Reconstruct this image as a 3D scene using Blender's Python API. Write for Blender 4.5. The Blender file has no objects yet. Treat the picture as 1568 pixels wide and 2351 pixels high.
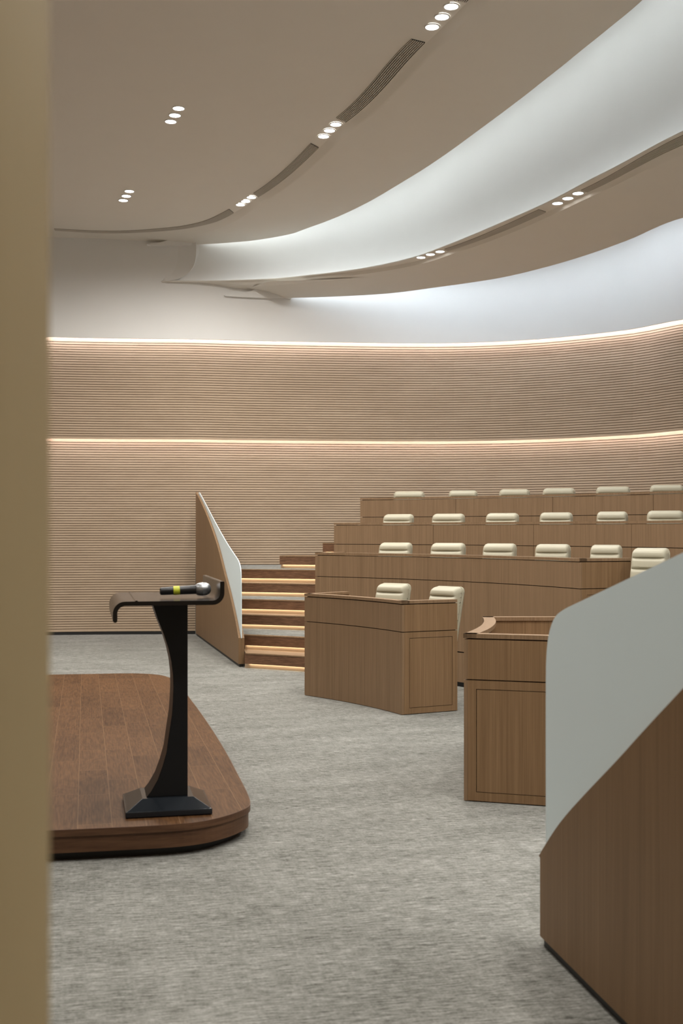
import bpy, bmesh, math, random
from mathutils import Vector
random.seed(4)
C = bpy.context.scene.collection
PI = math.pi
# ------------------------------------------------------------------ survey of the room
F, YH, UC, H = 2700.0, 1219.0, 784.0, 1.6          # focal length in px, horizon row, centre column, eye height
CX, CY = -3.497, 8.259                              # centre of the seating arcs
AXD = 13.3                                          # symmetry axis of the room (degrees)
RISE = 0.1785
ZD1, ZE1, ZF2, ZB3 = 6.05, 5.975, 5.39, 5.19         # ceiling levels
ZTOP, ZMID = 4.53, 3.01                             # wood wall levels
ZSTAGE = 0.16

def P(u, v, z):
    d = F*(H-z)/(v-YH)
    return Vector(((u-UC)*d/F, d, z))
def pol(p):
    return math.degrees(math.atan2(p[1]-CY, p[0]-CX)), math.hypot(p[0]-CX, p[1]-CY)
def xy(az, r):
    a = math.radians(az)
    return CX+r*math.cos(a), CY+r*math.sin(a)
def az_on(u, r):
    """azimuth where the sight line of column u meets the circle r (far side)"""
    a = (u-UC)/F
    A = a*a+1; B = -2*(a*CX+CY); K = CX*CX+CY*CY-r*r
    d = (-B+math.sqrt(B*B-4*A*K))/2/A
    return pol((a*d, d))[0]
def behind(c, a, k=.16):
    """past azimuth a the ring turns away behind the wall"""
    b = 2*AXD-a
    return lambda q: c(q) if b <= q <= a else (c(a)+k*(q-a) if q > a else c(b)+k*(b-q))
class Curve:
    """r(azimuth): monotone cubic through surveyed points, mirrored about the axis"""
    def __init__(s, pts, mirror=True):
        q = sorted(pts)
        q = [p for i, p in enumerate(q) if i == 0 or p[0]-q[i-1][0] > .15]
        if mirror: q = sorted([(2*AXD-a, r) for a, r in q if a > AXD+2] + [p for p in q if p[0] > AXD+2])
        s.x = [p[0] for p in q]; s.y = [p[1] for p in q]
        n = len(q); dl = [(s.y[i+1]-s.y[i])/(s.x[i+1]-s.x[i]) for i in range(n-1)]
        m = [dl[0]]+[0 if dl[i-1]*dl[i] <= 0 else 2*dl[i-1]*dl[i]/(dl[i-1]+dl[i]) for i in range(1, n-1)]+[dl[-1]]
        s.m = m; s.n = n
    def __call__(s, a):
        x, y, m, n = s.x, s.y, s.m, s.n
        if a <= x[0]: return y[0]+m[0]*(a-x[0])
        if a >= x[-1]: return y[-1]+m[-1]*(a-x[-1])
        i = 0
        while a > x[i+1]: i += 1
        h = x[i+1]-x[i]; t = (a-x[i])/h
        return ((1+2*t)*(1-t)**2*y[i]+t*(1-t)**2*h*m[i]+t*t*(3-2*t)*y[i+1]+t*t*(t-1)*h*m[i+1])
def pxcurve(z, pts): return Curve([pol(P(u, v, z)) for u, v in pts])

# ------------------------------------------------------------------ materials
def new_mat(name):
    m = bpy.data.materials.new(name); m.use_nodes = True
    nt = m.node_tree; b = nt.nodes['Principled BSDF']
    return m, nt, b
def srgb(r, g, b):
    f = lambda c: (c/255/12.92) if c/255 <= .04045 else ((c/255+.055)/1.055)**2.4
    return (f(r), f(g), f(b), 1)
def plain(name, col, rough=.6, metal=0, spec=.5, noise=.04, scale=3):
    m, nt, b = new_mat(name)
    b.inputs['Roughness'].default_value = rough; b.inputs['Metallic'].default_value = metal
    b.inputs['Specular IOR Level'].default_value = spec
    tc = nt.nodes.new('ShaderNodeTexCoord'); n = nt.nodes.new('ShaderNodeTexNoise'); n.inputs['Scale'].default_value = scale
    n.inputs['Detail'].default_value = 4
    nt.links.new(tc.outputs['Object'], n.inputs['Vector'])
    mx = nt.nodes.new('ShaderNodeMix'); mx.data_type = 'RGBA'
    mx.inputs[6].default_value = tuple(c*(1-noise) for c in col[:3])+(1,)
    mx.inputs[7].default_value = tuple(min(1, c*(1+noise)) for c in col[:3])+(1,)
    nt.links.new(n.outputs['Fac'], mx.inputs[0]); nt.links.new(mx.outputs[2], b.inputs['Base Color'])
    return m
def grain(name, c1, c2, sc, rough=.5, spec=.35, big=.25, rot=0):
    """veneer: fine streaks stretched along the axis with the small scale"""
    m, nt, b = new_mat(name); L = nt.links.new
    b.inputs['Roughness'].default_value = rough; b.inputs['Specular IOR Level'].default_value = spec
    tc = nt.nodes.new('ShaderNodeTexCoord'); mp = nt.nodes.new('ShaderNodeMapping'); mp.inputs['Scale'].default_value = sc
    mp.inputs['Rotation'].default_value = (0, 0, rot)
    n = nt.nodes.new('ShaderNodeTexNoise'); n.inputs['Scale'].default_value = 1; n.inputs['Detail'].default_value = 6; n.inputs['Roughness'].default_value = .65
    L(tc.outputs['Object'], mp.inputs['Vector']); L(mp.outputs[0], n.inputs['Vector'])
    mp2 = nt.nodes.new('ShaderNodeMapping'); mp2.inputs['Scale'].default_value = tuple(s*.12 for s in sc)
    n2 = nt.nodes.new('ShaderNodeTexNoise'); n2.inputs['Scale'].default_value = 1; n2.inputs['Detail'].default_value = 2
    L(tc.outputs['Object'], mp2.inputs['Vector']); L(mp2.outputs[0], n2.inputs['Vector'])
    ad = nt.nodes.new('ShaderNodeMath'); ad.operation = 'MULTIPLY_ADD'; ad.inputs[1].default_value = big
    L(n2.outputs['Fac'], ad.inputs[0]); L(n.outputs['Fac'], ad.inputs[2])
    rp = nt.nodes.new('ShaderNodeValToRGB'); rp.color_ramp.elements[0].position = .35; rp.color_ramp.elements[1].position = .85
    rp.color_ramp.elements[0].color = c1; rp.color_ramp.elements[1].color = c2
    L(ad.outputs[0], rp.inputs[0]); L(rp.outputs[0], b.inputs['Base Color'])
    return m
def emit(name, col, s):
    m = bpy.data.materials.new(name); m.use_nodes = True; nt = m.node_tree; nt.nodes.clear()
    e = nt.nodes.new('ShaderNodeEmission'); e.inputs[0].default_value = col; e.inputs[1].default_value = s
    o = nt.nodes.new('ShaderNodeOutputMaterial'); nt.links.new(e.outputs[0], o.inputs[0])
    return m
YAW = math.radians(12.3)                            # direction of stage boards / lectern
def carpet_mat():
    m, nt, b = new_mat('carpet'); L = nt.links.new
    b.inputs['Roughness'].default_value = .95; b.inputs['Specular IOR Level'].default_value = .1
    tc = nt.nodes.new('ShaderNodeTexCoord')
    def noise(sc, det=4, ro=.6):
        mp = nt.nodes.new('ShaderNodeMapping'); mp.inputs['Scale'].default_value = sc; mp.vector_type = 'POINT'
        r = nt.nodes.new('ShaderNodeVectorRotate'); r.rotation_type = 'Z_AXIS'; r.inputs['Angle'].default_value = -YAW
        n = nt.nodes.new('ShaderNodeTexNoise'); n.inputs['Scale'].default_value = 1; n.inputs['Detail'].default_value = det; n.inputs['Roughness'].default_value = ro
        L(tc.outputs['Object'], r.inputs['Vector']); L(r.outputs[0], mp.inputs['Vector']); L(mp.outputs[0], n.inputs['Vector'])
        return n.outputs['Fac']
    def mul(a, k, c=None):
        x = nt.nodes.new('ShaderNodeMath'); x.operation = 'MULTIPLY_ADD'; x.inputs[1].default_value = k
        L(a, x.inputs[0])
        if c is None: x.inputs[2].default_value = 0
        else: L(c, x.inputs[2])
        return x.outputs[0]
    s = mul(noise((12, 100, 10), 5, .75), .80)
    s = mul(noise((90, 240, 60), 3, .7), .36, s)
    s = mul(noise((60, 12, 10), 3), .12, s)
    s = mul(noise((1.3, 3.6, 1), 3), .16, s)
    rp = nt.nodes.new('ShaderNodeValToRGB'); e = rp.color_ramp.elements
    e[0].position = .56; e[0].color = CARPET[0]; e[1].position = .87; e[1].color = CARPET[2]
    k = e.new(.70); k.color = CARPET[1]
    L(s, rp.inputs[0]); L(rp.outputs[0], b.inputs['Base Color'])
    bp = nt.nodes.new('ShaderNodeBump'); bp.inputs['Strength'].default_value = .35; bp.inputs['Distance'].default_value = .004
    L(s, bp.inputs['Height']); L(bp.outputs[0], b.inputs['Normal'])
    return m
CARPET = [(.038, .037, .030, 1), (.168, .166, .149, 1), (.34, .337, .315, 1)]
def stage_mat():
    m, nt, b = new_mat('walnut_boards'); L = nt.links.new
    b.inputs['Roughness'].default_value = .45; b.inputs['Specular IOR Level'].default_value = .08
    tc = nt.nodes.new('ShaderNodeTexCoord')
    r = nt.nodes.new('ShaderNodeVectorRotate'); r.rotation_type = 'Z_AXIS'; r.inputs['Angle'].default_value = -(YAW+PI/2)
    L(tc.outputs['Object'], r.inputs['Vector'])
    br = nt.nodes.new('ShaderNodeTexBrick'); br.inputs['Scale'].default_value = 1
    br.inputs['Brick Width'].default_value = .95; br.inputs['Row Height'].default_value = .165
    br.inputs['Mortar Size'].default_value = .0016; br.inputs['Mortar Smooth'].default_value = .3; br.offset = .37; br.offset_frequency = 3; br.squash = .7; br.squash_frequency = 2
    br.inputs['Color1'].default_value = (0, 0, 0, 1); br.inputs['Color2'].default_value = (1, 1, 1, 1); br.inputs['Mortar'].default_value = (.5, .5, .5, 1)
    L(r.outputs[0], br.inputs['Vector'])
    # figure: warped rings, shifted per board
    sh = nt.nodes.new('ShaderNodeVectorMath'); sh.operation = 'MULTIPLY_ADD'; sh.inputs[1].default_value = (7, 5, 3)
    L(br.outputs['Color'], sh.inputs[0]); L(r.outputs[0], sh.inputs[2])
    mp = nt.nodes.new('ShaderNodeMapping'); mp.inputs['Scale'].default_value = (1.6, 7, 1)
    L(sh.outputs[0], mp.inputs['Vector'])
    n = nt.nodes.new('ShaderNodeTexNoise'); n.inputs['Scale'].default_value = 1; n.inputs['Detail'].default_value = 2; n.inputs['Distortion'].default_value = .6
    L(mp.outputs[0], n.inputs['Vector'])
    w = nt.nodes.new('ShaderNodeMath'); w.operation = 'MULTIPLY'; w.inputs[1].default_value = 60; L(n.outputs['Fac'], w.inputs[0])
    sn = nt.nodes.new('ShaderNodeMath'); sn.operation = 'SINE'; L(w.outputs[0], sn.inputs[0])
    mp2 = nt.nodes.new('ShaderNodeMapping'); mp2.inputs['Scale'].default_value = (6, 110, 1); L(sh.outputs[0], mp2.inputs['Vector'])
    n2 = nt.nodes.new('ShaderNodeTexNoise'); n2.inputs['Scale'].default_value = 1; n2.inputs['Detail'].default_value = 5; L(mp2.outputs[0], n2.inputs['Vector'])
    a1 = nt.nodes.new('ShaderNodeMath'); a1.operation = 'MULTIPLY_ADD'; a1.inputs[1].default_value = .06; L(sn.outputs[0], a1.inputs[0]); L(n2.outputs['Fac'], a1.inputs[2])
    sp = nt.nodes.new('ShaderNodeSeparateColor'); L(br.outputs['Color'], sp.inputs[0])
    a2 = nt.nodes.new('ShaderNodeMath'); a2.operation = 'MULTIPLY_ADD'; a2.inputs[1].default_value = .2; L(sp.outputs[0], a2.inputs[0]); L(a1.outputs[0], a2.inputs[2])
    rp = nt.nodes.new('ShaderNodeValToRGB'); e = rp.color_ramp.elements
    e[0].position = .22; e[0].color = STAGE[0]; e[1].position = 1.0; e[1].color = STAGE[1]
    L(a2.outputs[0], rp.inputs[0])
    mx = nt.nodes.new('ShaderNodeMix'); mx.data_type = 'RGBA'; mx.inputs[7].default_value = STAGE[2]
    L(br.outputs['Fac'], mx.inputs[0]); L(rp.outputs[0], mx.inputs[6]); L(mx.outputs[2], b.inputs['Base Color'])
    return m
STAGE = [(.036, .0155, .006, 1), (.140, .069, .030, 1), (.175, .10, .05, 1)]
M = dict(
    carpet=carpet_mat(), stage=stage_mat(),
    stage_side=grain('walnut_edge', (.05, .022, .011, 1), (.13, .066, .034, 1), (4, 4, 60), .45, .25),
    slat=grain('oak_slats', (.405, .304, .212, 1), (.49, .376, .27, 1), (1.6, 1.6, 9), .55, .25),
    groove=plain('slat_groove', (.17, .105, .06, 1), .8),
    veneer=grain('desk_veneer', (.165, .101, .053, 1), (.285, .183, .106, 1), (130, 130, 1.3), .5, .3),
    veneer_end=grain('desk_end_veneer', (.15, .084, .038, 1), (.27, .166, .086, 1), (130, 130, 1.3), .5, .3),
    recess=plain('shadow_gap', (.06, .032, .018, 1), .8),
    kick=plain('black_kickboard', (.012, .012, .012, 1), .5),
    step=grain('walnut_steps', (.06, .028, .014, 1), (.21, .11, .06, 1), (9, 9, 70), .45, .35),
    plaster=plain('plaster', (.87, .87, .86, 1), .75, noise=.015, spec=.2),
    ceiling=plain('ceiling_paint', (.87, .835, .775, 1), .55, noise=.015, spec=.3),
    leather=plain('cream_leather', (.40, .37, .275, 1), .42, noise=.02, spec=.4),
    metal=plain('grey_metal', (.35, .35, .36, 1), .35, 1),
    black=plain('lectern_black', (.005, .005, .006, 1), .38, spec=.25, noise=.1),
    table=plain('lectern_top_black', (.006, .005, .0045, 1), .2, spec=.32, noise=.1),
    basemat=plain('lectern_base_black', (.012, .015, .019, 1), .22, spec=.4, noise=.1),
    glass=plain('frosted_glass', (.78, .91, .95, 1), .35, noise=.01, spec=.5),
    vent=plain('vent_slat', (.70, .66, .60, 1), .6),
    ventback=plain('vent_dark', (.03, .028, .025, 1), .8),
    jamb=grain('olive_lacquer', (.32, .25, .14, 1), (.36, .285, .16, 1), (3, 3, .4), .6, .08),
    mic=plain('mic_black', (.012, .012, .013, 1), .35),
    mesh=plain('mic_grille', (.42, .43, .44, 1), .35, .8, scale=400, noise=.5),
    tape=plain('yellow_tape', (.50, .53, .03, 1), .5),
    warm=emit('warm_led', (1, .80, .56, 1), 11),
    wallled=emit('wall_led', (1, .95, 1, 1), 21),
    coolled=emit('cove_led', (.92, .99, 1, 1), 12),
    blueled=emit('cove_led_blue', (.80, .90, 1, 1), 18.5),
    lens=emit('downlight_lens', (1, .97, .93, 1), 14),
)
# ------------------------------------------------------------------ mesh helpers
def bm_new(): return bmesh.new()
def box(bm, x0, x1, y0, y1, z0, z1):
    v = [bm.verts.new((x, y, z)) for z in (z0, z1) for x, y in ((x0, y0), (x1, y0), (x1, y1), (x0, y1))]
    for f in ((3, 2, 1, 0), (4, 5, 6, 7), (0, 1, 5, 4), (1, 2, 6, 5), (2, 3, 7, 6), (3, 0, 4, 7)):
        bm.faces.new([v[i] for i in f])
def loft(bm, rows, close=False, mats=None):
    """rows of equal-length point lists -> quads between consecutive rows"""
    vr = [[bm.verts.new(p) for p in r] for r in rows]
    n = len(vr); out = []
    for i in range(n if close else n-1):
        a, b = vr[i], vr[(i+1) % n]
        for j in range(len(a)-1):
            f = bm.faces.new((a[j], a[j+1], b[j+1], b[j])); out.append(f)
            if mats: f.material_index = mats[i]
    return vr
def arc_slab(bm, r0, r1, a0, a1, z0, z1, step=1.5):
    """closed solid ring sector; r0/r1 number or function"""
    n = max(2, int(abs(a1-a0)/step)+1); az = [a0+(a1-a0)*i/n for i in range(n+1)]
    f0 = r0 if callable(r0) else (lambda a: r0); f1 = r1 if callable(r1) else (lambda a: r1)
    rows = []
    for fr, z in ((f0, z0), (f1, z0), (f1, z1), (f0, z1)):
        rows.append([(*xy(a, fr(a)), z) for a in az])
    vr = loft(bm, rows, close=True)
    for k in (0, -1): bm.faces.new([vr[i][k] for i in range(4)])
def rad_slab(bm, az, r0, r1, t0, t1, z0, z1):
    """radial board at azimuth az; t = tangential offsets (towards larger azimuth)"""
    a = math.radians(az); c, s = math.cos(a), math.sin(a)
    def q(r, t, z): return (CX+r*c-t*s, CY+r*s+t*c, z)
    v = [bm.verts.new(q(r, t, z)) for z in (z0, z1) for r, t in ((r0, t0), (r1, t0), (r1, t1), (r0, t1))]
    for f in ((3, 2, 1, 0), (4, 5, 6, 7), (0, 1, 5, 4), (1, 2, 6, 5), (2, 3, 7, 6), (3, 0, 4, 7)):
        bm.faces.new([v[i] for i in f])
def prism(bm, pts, vec):
    """closed outline (3-D points) extruded by vec"""
    a = [bm.verts.new(p) for p in pts]; b = [bm.verts.new(Vector(p)+Vector(vec)) for p in pts]
    n = len(a)
    for i in range(n): bm.faces.new((a[i], a[(i+1) % n], b[(i+1) % n], b[i]))
    f1 = bm.faces.new(a); f2 = bm.faces.new(list(reversed(b))); f1.normal_update(); f2.normal_update()
    bmesh.ops.triangulate(bm, faces=[f1, f2])
def lathe(bm, prof, n=24, axis='z', cap=True):
    rows = []
    for r, h in prof:
        row = []
        for i in range(n):
            a = 2*PI*i/n
            row.append((r*math.cos(a), r*math.sin(a), h) if axis == 'z' else (h, r*math.cos(a), r*math.sin(a)))
        rows.append([bm.verts.new(p) for p in row])
    for i in range(len(rows)-1):
        for j in range(n): bm.faces.new((rows[i][j], rows[i][(j+1) % n], rows[i+1][(j+1) % n], rows[i+1][j]))
    if cap:
        bm.faces.new(rows[0]); bm.faces.new(rows[-1])
def obj(name, bm, mat, parent=None, smooth=False, bevel=0, world=True, kind=None, mats=None):
    """one mesh object; a child's vertices given in world space are moved into its thing's space"""
    if parent is not None and world:
        off = total_loc(parent)
        bmesh.ops.translate(bm, verts=bm.verts, vec=-off)
    bmesh.ops.recalc_face_normals(bm, faces=bm.faces)
    me = bpy.data.meshes.new(name); bm.to_mesh(me); bm.free()
    for m in (mats or [mat]): me.materials.append(m)
    if smooth:
        for p in me.polygons: p.use_smooth = True
        try: me.set_sharp_from_angle(angle=math.radians(35))
        except Exception: pass
    o = bpy.data.objects.new(name, me); C.objects.link(o)
    if parent is not None: o.parent = parent
    if bevel:
        b = o.modifiers.new('b', 'BEVEL'); b.width = bevel; b.segments = 2; b.limit_method = 'ANGLE'
    if kind: o['kind'] = kind
    return o
def total_loc(o):
    v = Vector((0, 0, 0))
    while o is not None: v += o.location; o = o.parent
    return v
def thing(name, label, cat, loc=(0, 0, 0), rz=0, group=None):
    o = bpy.data.objects.new(name, None); C.objects.link(o); o.empty_display_size = .1
    o.location = loc; o.rotation_euler = (0, 0, rz); o['label'] = label; o['category'] = cat
    if group: o['group'] = group
    return o
def copy_thing(src, name=None):
    c = src.copy(); C.objects.link(c)
    for ch in src.children:
        k = ch.copy(); C.objects.link(k); k.parent = c
        for g in ch.children:
            q = g.copy(); C.objects.link(q); q.parent = k
    return c

# ------------------------------------------------------------------ surveyed curves
WT = [(107, 771.1), (400, 776.5), (600, 782.0), (800, 786.2), (953, 788.2), (1040, 787.7), (1200, 782.1), (1295, 774.5), (1423, 760.5), (1568, 733.9)]
WM = [(102, 1006.0), (400, 1007.5), (600, 1009.2), (800, 1010.5), (953, 1011.0), (1040, 1010.8), (1200, 1007.2), (1295, 1003.6), (1423, 996.8), (1568, 984.4)]
wpts = []
for (u, vt), (_, vm) in zip(WT, WM):
    d = .6*F*(ZTOP-H)/(YH-vt)+.4*F*(ZMID-H)/(YH-vm)
    wpts.append(pol(((u-UC)*d/F, d)))
WALL = Curve(wpts)
AZL = 95.5                                       # azimuth where the surveyed wall leaves the picture
S1i = pxcurve(ZD1, [(1038, 0), (943.6, 90), (765, 275), (709, 333), (574, 448), (521.5, 482), (459, 510), (400, 521), (256, 530), (114, 524)])
S1o = pxcurve(ZD1, [(1071, 3), (979.6, 94), (798.5, 276), (737, 333), (600, 447), (543.6, 484), (485, 511), (400, 526.5), (256, 534), (114, 527)])
L1 = pxcurve(ZD1, [(1102, 3), (1008, 94), (823, 276), (760, 333), (620, 447), (562, 487), (535, 503), (477, 527), (420, 539), (330, 546)])
E1 = pxcurve(ZE1, [(1479.6, 0), (1420, 47), (1360.6, 95), (1270, 168), (1188.7, 232), (1130.4, 275.7), (1083.8, 310), (1038, 343.7), (984.7, 380.3), (914.8, 423.5), (839, 467.5), (770, 500), (700, 526), (669, 537), (559, 554.5), (449.7, 561.6), (390, 563)])
F2 = pxcurve(ZF2, [(1568, 303), (1381, 401), (1254, 467), (1143, 516), (1032, 562), (938, 595), (822, 619), (700, 634), (625, 641), (500, 645.5), (381, 646)])
S2i = pxcurve(ZF2, [(1568, 310), (1331, 437.5), (1231.6, 483), (1015.6, 573)])
S2o = pxcurve(ZF2, [(1568, 330.6), (1350.6, 438.5), (1258, 483.4), (1032, 573.5)])
L2 = pxcurve(ZF2-.04, [(1568, 352), (1417.8, 420), (1353, 447.2), (1288, 475.4), (1240, 500), (1143, 543), (1032, 582), (938, 611.8), (838, 628.4), (700, 642), (605, 648.5)])
B3 = pxcurve(ZB3, [(1568, 500), (1436, 553.6), (1342, 587), (1248, 614.6), (1137, 640), (1000, 660), (890, 674), (804, 679.5), (669, 684)])

F2 = behind(F2, 85.2); L2 = behind(L2, 79.5); S2i = behind(S2i, 79.5); S2o = behind(S2o, 79.5); B3 = behind(B3, 75.5)
# room outline beyond the surveyed wall
pL = Vector((*xy(AZL, WALL(AZL)), 0)); pL0 = Vector((*xy(AZL-6, WALL(AZL-6)), 0))
dirL = (pL-pL0).normalized()
LEFT_END = pL+dirL*7.5
AZR = -50.0
pR = Vector((*xy(AZR, WALL(AZR)), 0))
OUT = [LEFT_END, Vector((LEFT_END.x-1.0, LEFT_END.y-18, 0)), Vector((pR.x+.3, -2.2, 0))]
def wall_line(off, a0=AZR, a1=AZL, n=110, ext=True):
    """plan polyline of the curved wall, moved off metres away from the room"""
    az = [a0+(a1-a0)*i/n for i in range(n+1)]
    pts = [Vector((*xy(a, WALL(a)), 0)) for a in az]
    if ext: pts += [pL+(LEFT_END-pL)*k/3 for k in (1, 2, 3)]
    out = []
    for i, p in enumerate(pts):
        t = (pts[min(i+1, len(pts)-1)]-pts[max(i-1, 0)]).normalized()
        nrm = Vector((t.y, -t.x, 0))
        if (Vector((CX, CY, 0))-p).dot(nrm) > 0: nrm = -nrm
        out.append(p+nrm*off)
    return out
def wall_r(az, off=0): return WALL(az)+off

# ------------------------------------------------------------------ setting
bm = bm_new()
fl = wall_line(.32)+OUT[1:]
f = bm.faces.new([bm.verts.new((p.x, p.y, 0)) for p in fl]); f.normal_update(); bmesh.ops.triangulate(bm, faces=[f])
obj('floor', bm, M['carpet'], kind='structure')

wall = bpy.data.objects.new('wall_back', None); C.objects.link(wall); wall['kind'] = 'structure'
ZC = 7.7
bm = bm_new()
face, beh = wall_line(0), wall_line(.42)
loft(bm, [[(p.x, p.y, ZC) for p in face], [(p.x, p.y, ZTOP) for p in face], [(p.x, p.y, ZTOP) for p in wall_line(.03)],
          [(p.x, p.y, ZTOP+.10) for p in wall_line(.03)], [(p.x, p.y, ZTOP+.10) for p in beh], [(p.x, p.y, ZC) for p in beh]], close=True)
obj('plaster', bm, M['plaster'], wall, smooth=True)
def slat_panel(name, z1, z0, off, n):
    bm = bm_new(); rows = []; mats = []
    pf, pb = wall_line(off), wall_line(off+.009); pk = wall_line(off+.03)
    pitch = (z1-z0)/n; g = .009
    A = lambda pp, z: [(p.x, p.y, z) for p in pp]
    rows.append(A(pk, z1+.085)); mats.append(0); rows.append(A(pf, z1+.085)); mats.append(0)
    for i in range(n):
        zt = z1-pitch*(i+1)+g
        if i == n-1: break
        rows += [A(pf, zt), A(pb, zt), A(pb, zt-g), A(pf, zt-g)]; mats += [1, 1, 1, 0]
    rows.append(A(pf, z0)); mats.append(0); rows.append(A(pk, z0)); mats.append(0)
    loft(bm, rows, mats=mats)
    return obj(name, bm, None, wall, mats=[M['slat'], M['groove']])
slat_panel('upper_slat_panel', ZTOP-.012, ZMID, .15, 40)
slat_panel('lower_slat_panel', ZMID-.012, .05, .29, 78)
def wall_led(z, o0, o1):
    bm = bm_new(); a, b = wall_line(o0), wall_line(o1)
    loft(bm, [[(p.x, p.y, z) for p in a], [(p.x, p.y, z) for p in b]])
    return obj('led_strip', bm, M['wallled'], wall)
wall_led(ZTOP+.085, .035, .075)
bm = bm_new()                                         # batten above the lower light
loft(bm, [[(p.x, p.y, z) for p in wall_line(o)] for o, z in ((.151, ZMID), (.175, ZMID), (.175, ZMID+.085), (.34, ZMID+.085), (.34, ZMID+.095), (.15, ZMID+.095))])
obj('cove_batten', bm, M['slat'], wall)
wall_led(ZMID+.075, .18, .22)
bm = bm_new()
loft(bm, [[(p.x, p.y, z) for p in wall_line(o)] for o, z in ((.30, 0), (.30, .055), (.36, .055), (.36, 0))], close=True)
o = obj('baseboard_back', bm, M['kick'], wall)

for nm, i0, i1 in (('wall_left', 0, 1), ('wall_front', 1, 2)):
    a, b = OUT[i0], OUT[i1]; t = (b-a).normalized(); n_ = Vector((t.y, -t.x, 0))
    if (Vector((CX, CY, 0))-a).dot(n_) > 0: n_ = -n_
    bm = bm_new(); prism(bm, [a, b, b+n_*.2, a+n_*.2], (0, 0, ZC)); obj(nm, bm, M['slat'], kind='structure')
a, b = OUT[2], pR
bm = bm_new(); prism(bm, [a, b, b+Vector((.3, 0, 0)), a+Vector((.3, 0, 0))], (0, 0, ZC)); obj('wall_right', bm, M['slat'], kind='structure')
# jamb of the doorway the photograph is taken through
bm = bm_new()
X1, Y0, Y1 = -.243, .80, .98
o_ = [(-1.3, Y1)]+[(-1.3, Y0)]+[(X1-.03+.03*math.sin(a), Y0+.03-.03*math.cos(a)) for a in [PI/2*k/8 for k in range(9)]]+[(X1, Y1)]
prism(bm, [(x, y, 0) for x, y in o_], (0, 0, 3.2))
obj('trim_1', bm, M['jamb'], smooth=True, kind='structure')

# --- ceiling
ceil = bpy.data.objects.new('ceiling', None); C.objects.link(ceil); ceil['kind'] = 'structure'
A0, A1 = 2*AXD-97, 97.0
AZS = [A0+(A1-A0)*i/200 for i in range(201)]
def ring(cv, z, off=0, az=AZS, lim=True): return [(*xy(a, (min(cv(a), WALL(a)+.15) if lim else cv(a))+off), z) for a in az]
def strip(name, rows, mat, az=AZS):
    bm = bm_new(); loft(bm, rows); return obj(name, bm, mat, ceil, smooth=True)
bm = bm_new()
c0 = bm.verts.new((CX, CY, ZD1)); rim = [bm.verts.new(p) for p in ring(S1i, ZD1)]
rim += [bm.verts.new((p.x, p.y, ZD1)) for p in (LEFT_END, OUT[1], OUT[2], pR)]
for i in range(len(rim)): bm.faces.new((c0, rim[i], rim[(i+1) % len(rim)]))
obj('flat_ceiling', bm, M['ceiling'], ceil)
s1 = lambda a: S1o(a)+.02
strip('light_track', [ring(S1i, ZD1), ring(S1i, ZD1+.004), ring(s1, ZD1+.004), ring(s1, ZD1+.03)], M['ceiling'])
strip('soffit', [ring(s1, ZD1+.03), ring(L1, ZD1-.03), ring(L1, ZD1-.032, .05), ring(E1, ZE1), ring(E1, ZE1+.03, .0), ring(E1, ZE1+.14, -.03), ring(E1, ZE1+.14, -.5)], M['ceiling'])
W2 = lambda a: .10+.20*max(0, min(1, (82.5-max(a, 2*AXD-a))/14))
H2 = .48
fas = []
for k in range(13):
    th = PI/2*k/12
    fas.append(ring(F2, ZF2+.012+H2*(1-math.cos(th)), 0, lim=False))
    fas[-1] = [(*xy(a, F2(a)+W2(a)*math.sin(th)), fas[-1][0][2]) for a in AZS]
FB = lambda a: F2(a)+W2(a)
fas += [ring(FB, z, lim=False) for z in (6.3, 6.8, 7.3, ZC)]
strip('fascia', fas, M['plaster'])
def lid_z(a, edge, ze, back):  # unseen lid, shaped so the hidden LED is brightest just past the edge
    """height of the cove's lid: just above what can be seen from the room past the ring's edge"""
    a = max(a, 2*AXD-a, 24); b = xy(a, back(a)); t = .4
    for k in range(240):
        q = .4+.6*k/240; az, r = pol((b[0]*q, b[1]*q))
        if r < edge(az) and az > AXD-40: t = q
    return min(7.5, H+(ze-H)/t+.22)
AZC = [a for a in AZS if 2*AXD-82.4 <= a <= 82.4]
LID1 = [lid_z(a, E1, ZE1, FB) for a in AZC]
gap1 = [max(.06, min(.85, (FB(a)-E1(a))*.55)) for a in AZC]
strip('cove_lid', [[(*xy(a, min(E1(a), WALL(a))-.4), z+.05) for a, z in zip(AZC, LID1)], [(*xy(a, FB(a)+.02), z) for a, z in zip(AZC, LID1)]], M['plaster'])
strip('cove_led', [[(*xy(a, FB(a)-g-.008-.04*min(1, g/.6)), z-.03) for a, z, g in zip(AZC, LID1, gap1)], [(*xy(a, FB(a)-g+.008+.04*min(1, g/.6)), z-.04) for a, z, g in zip(AZC, LID1, gap1)]], M['coolled'])
for q in (82.5, 2*AXD-82.5):
    bm = bm_new(); rad_slab(bm, q, E1(q)-.02, FB(q)+.05, -.02, .02, ZE1+.02, 7.0); obj('cove_end', bm, M['plaster'], ceil)
AZS2 = pol(P(1032, 573.5, ZF2))[0]
def s2(a):
    b = max(a, 2*AXD-a); c_ = min(b, AZS2)
    return F2(a)+max(.02, (S2o(c_)+.03-F2(c_))*max(.12, 1-max(0, b-AZS2-3)/12))
L2o = L2
L2 = lambda a: max(L2o(a), s2(a)+.05) if 2*AXD-79.5 < a < 79.5 else L2o(a)
strip('light_track', [ring(F2, ZF2+.012, lim=False), ring(F2, ZF2, .004, lim=False), ring(s2, ZF2, lim=False), ring(s2, ZF2+.004, .004, lim=False)], M['ceiling'])
AZ3 = [a for a in AZS if a <= 78]; 
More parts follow.
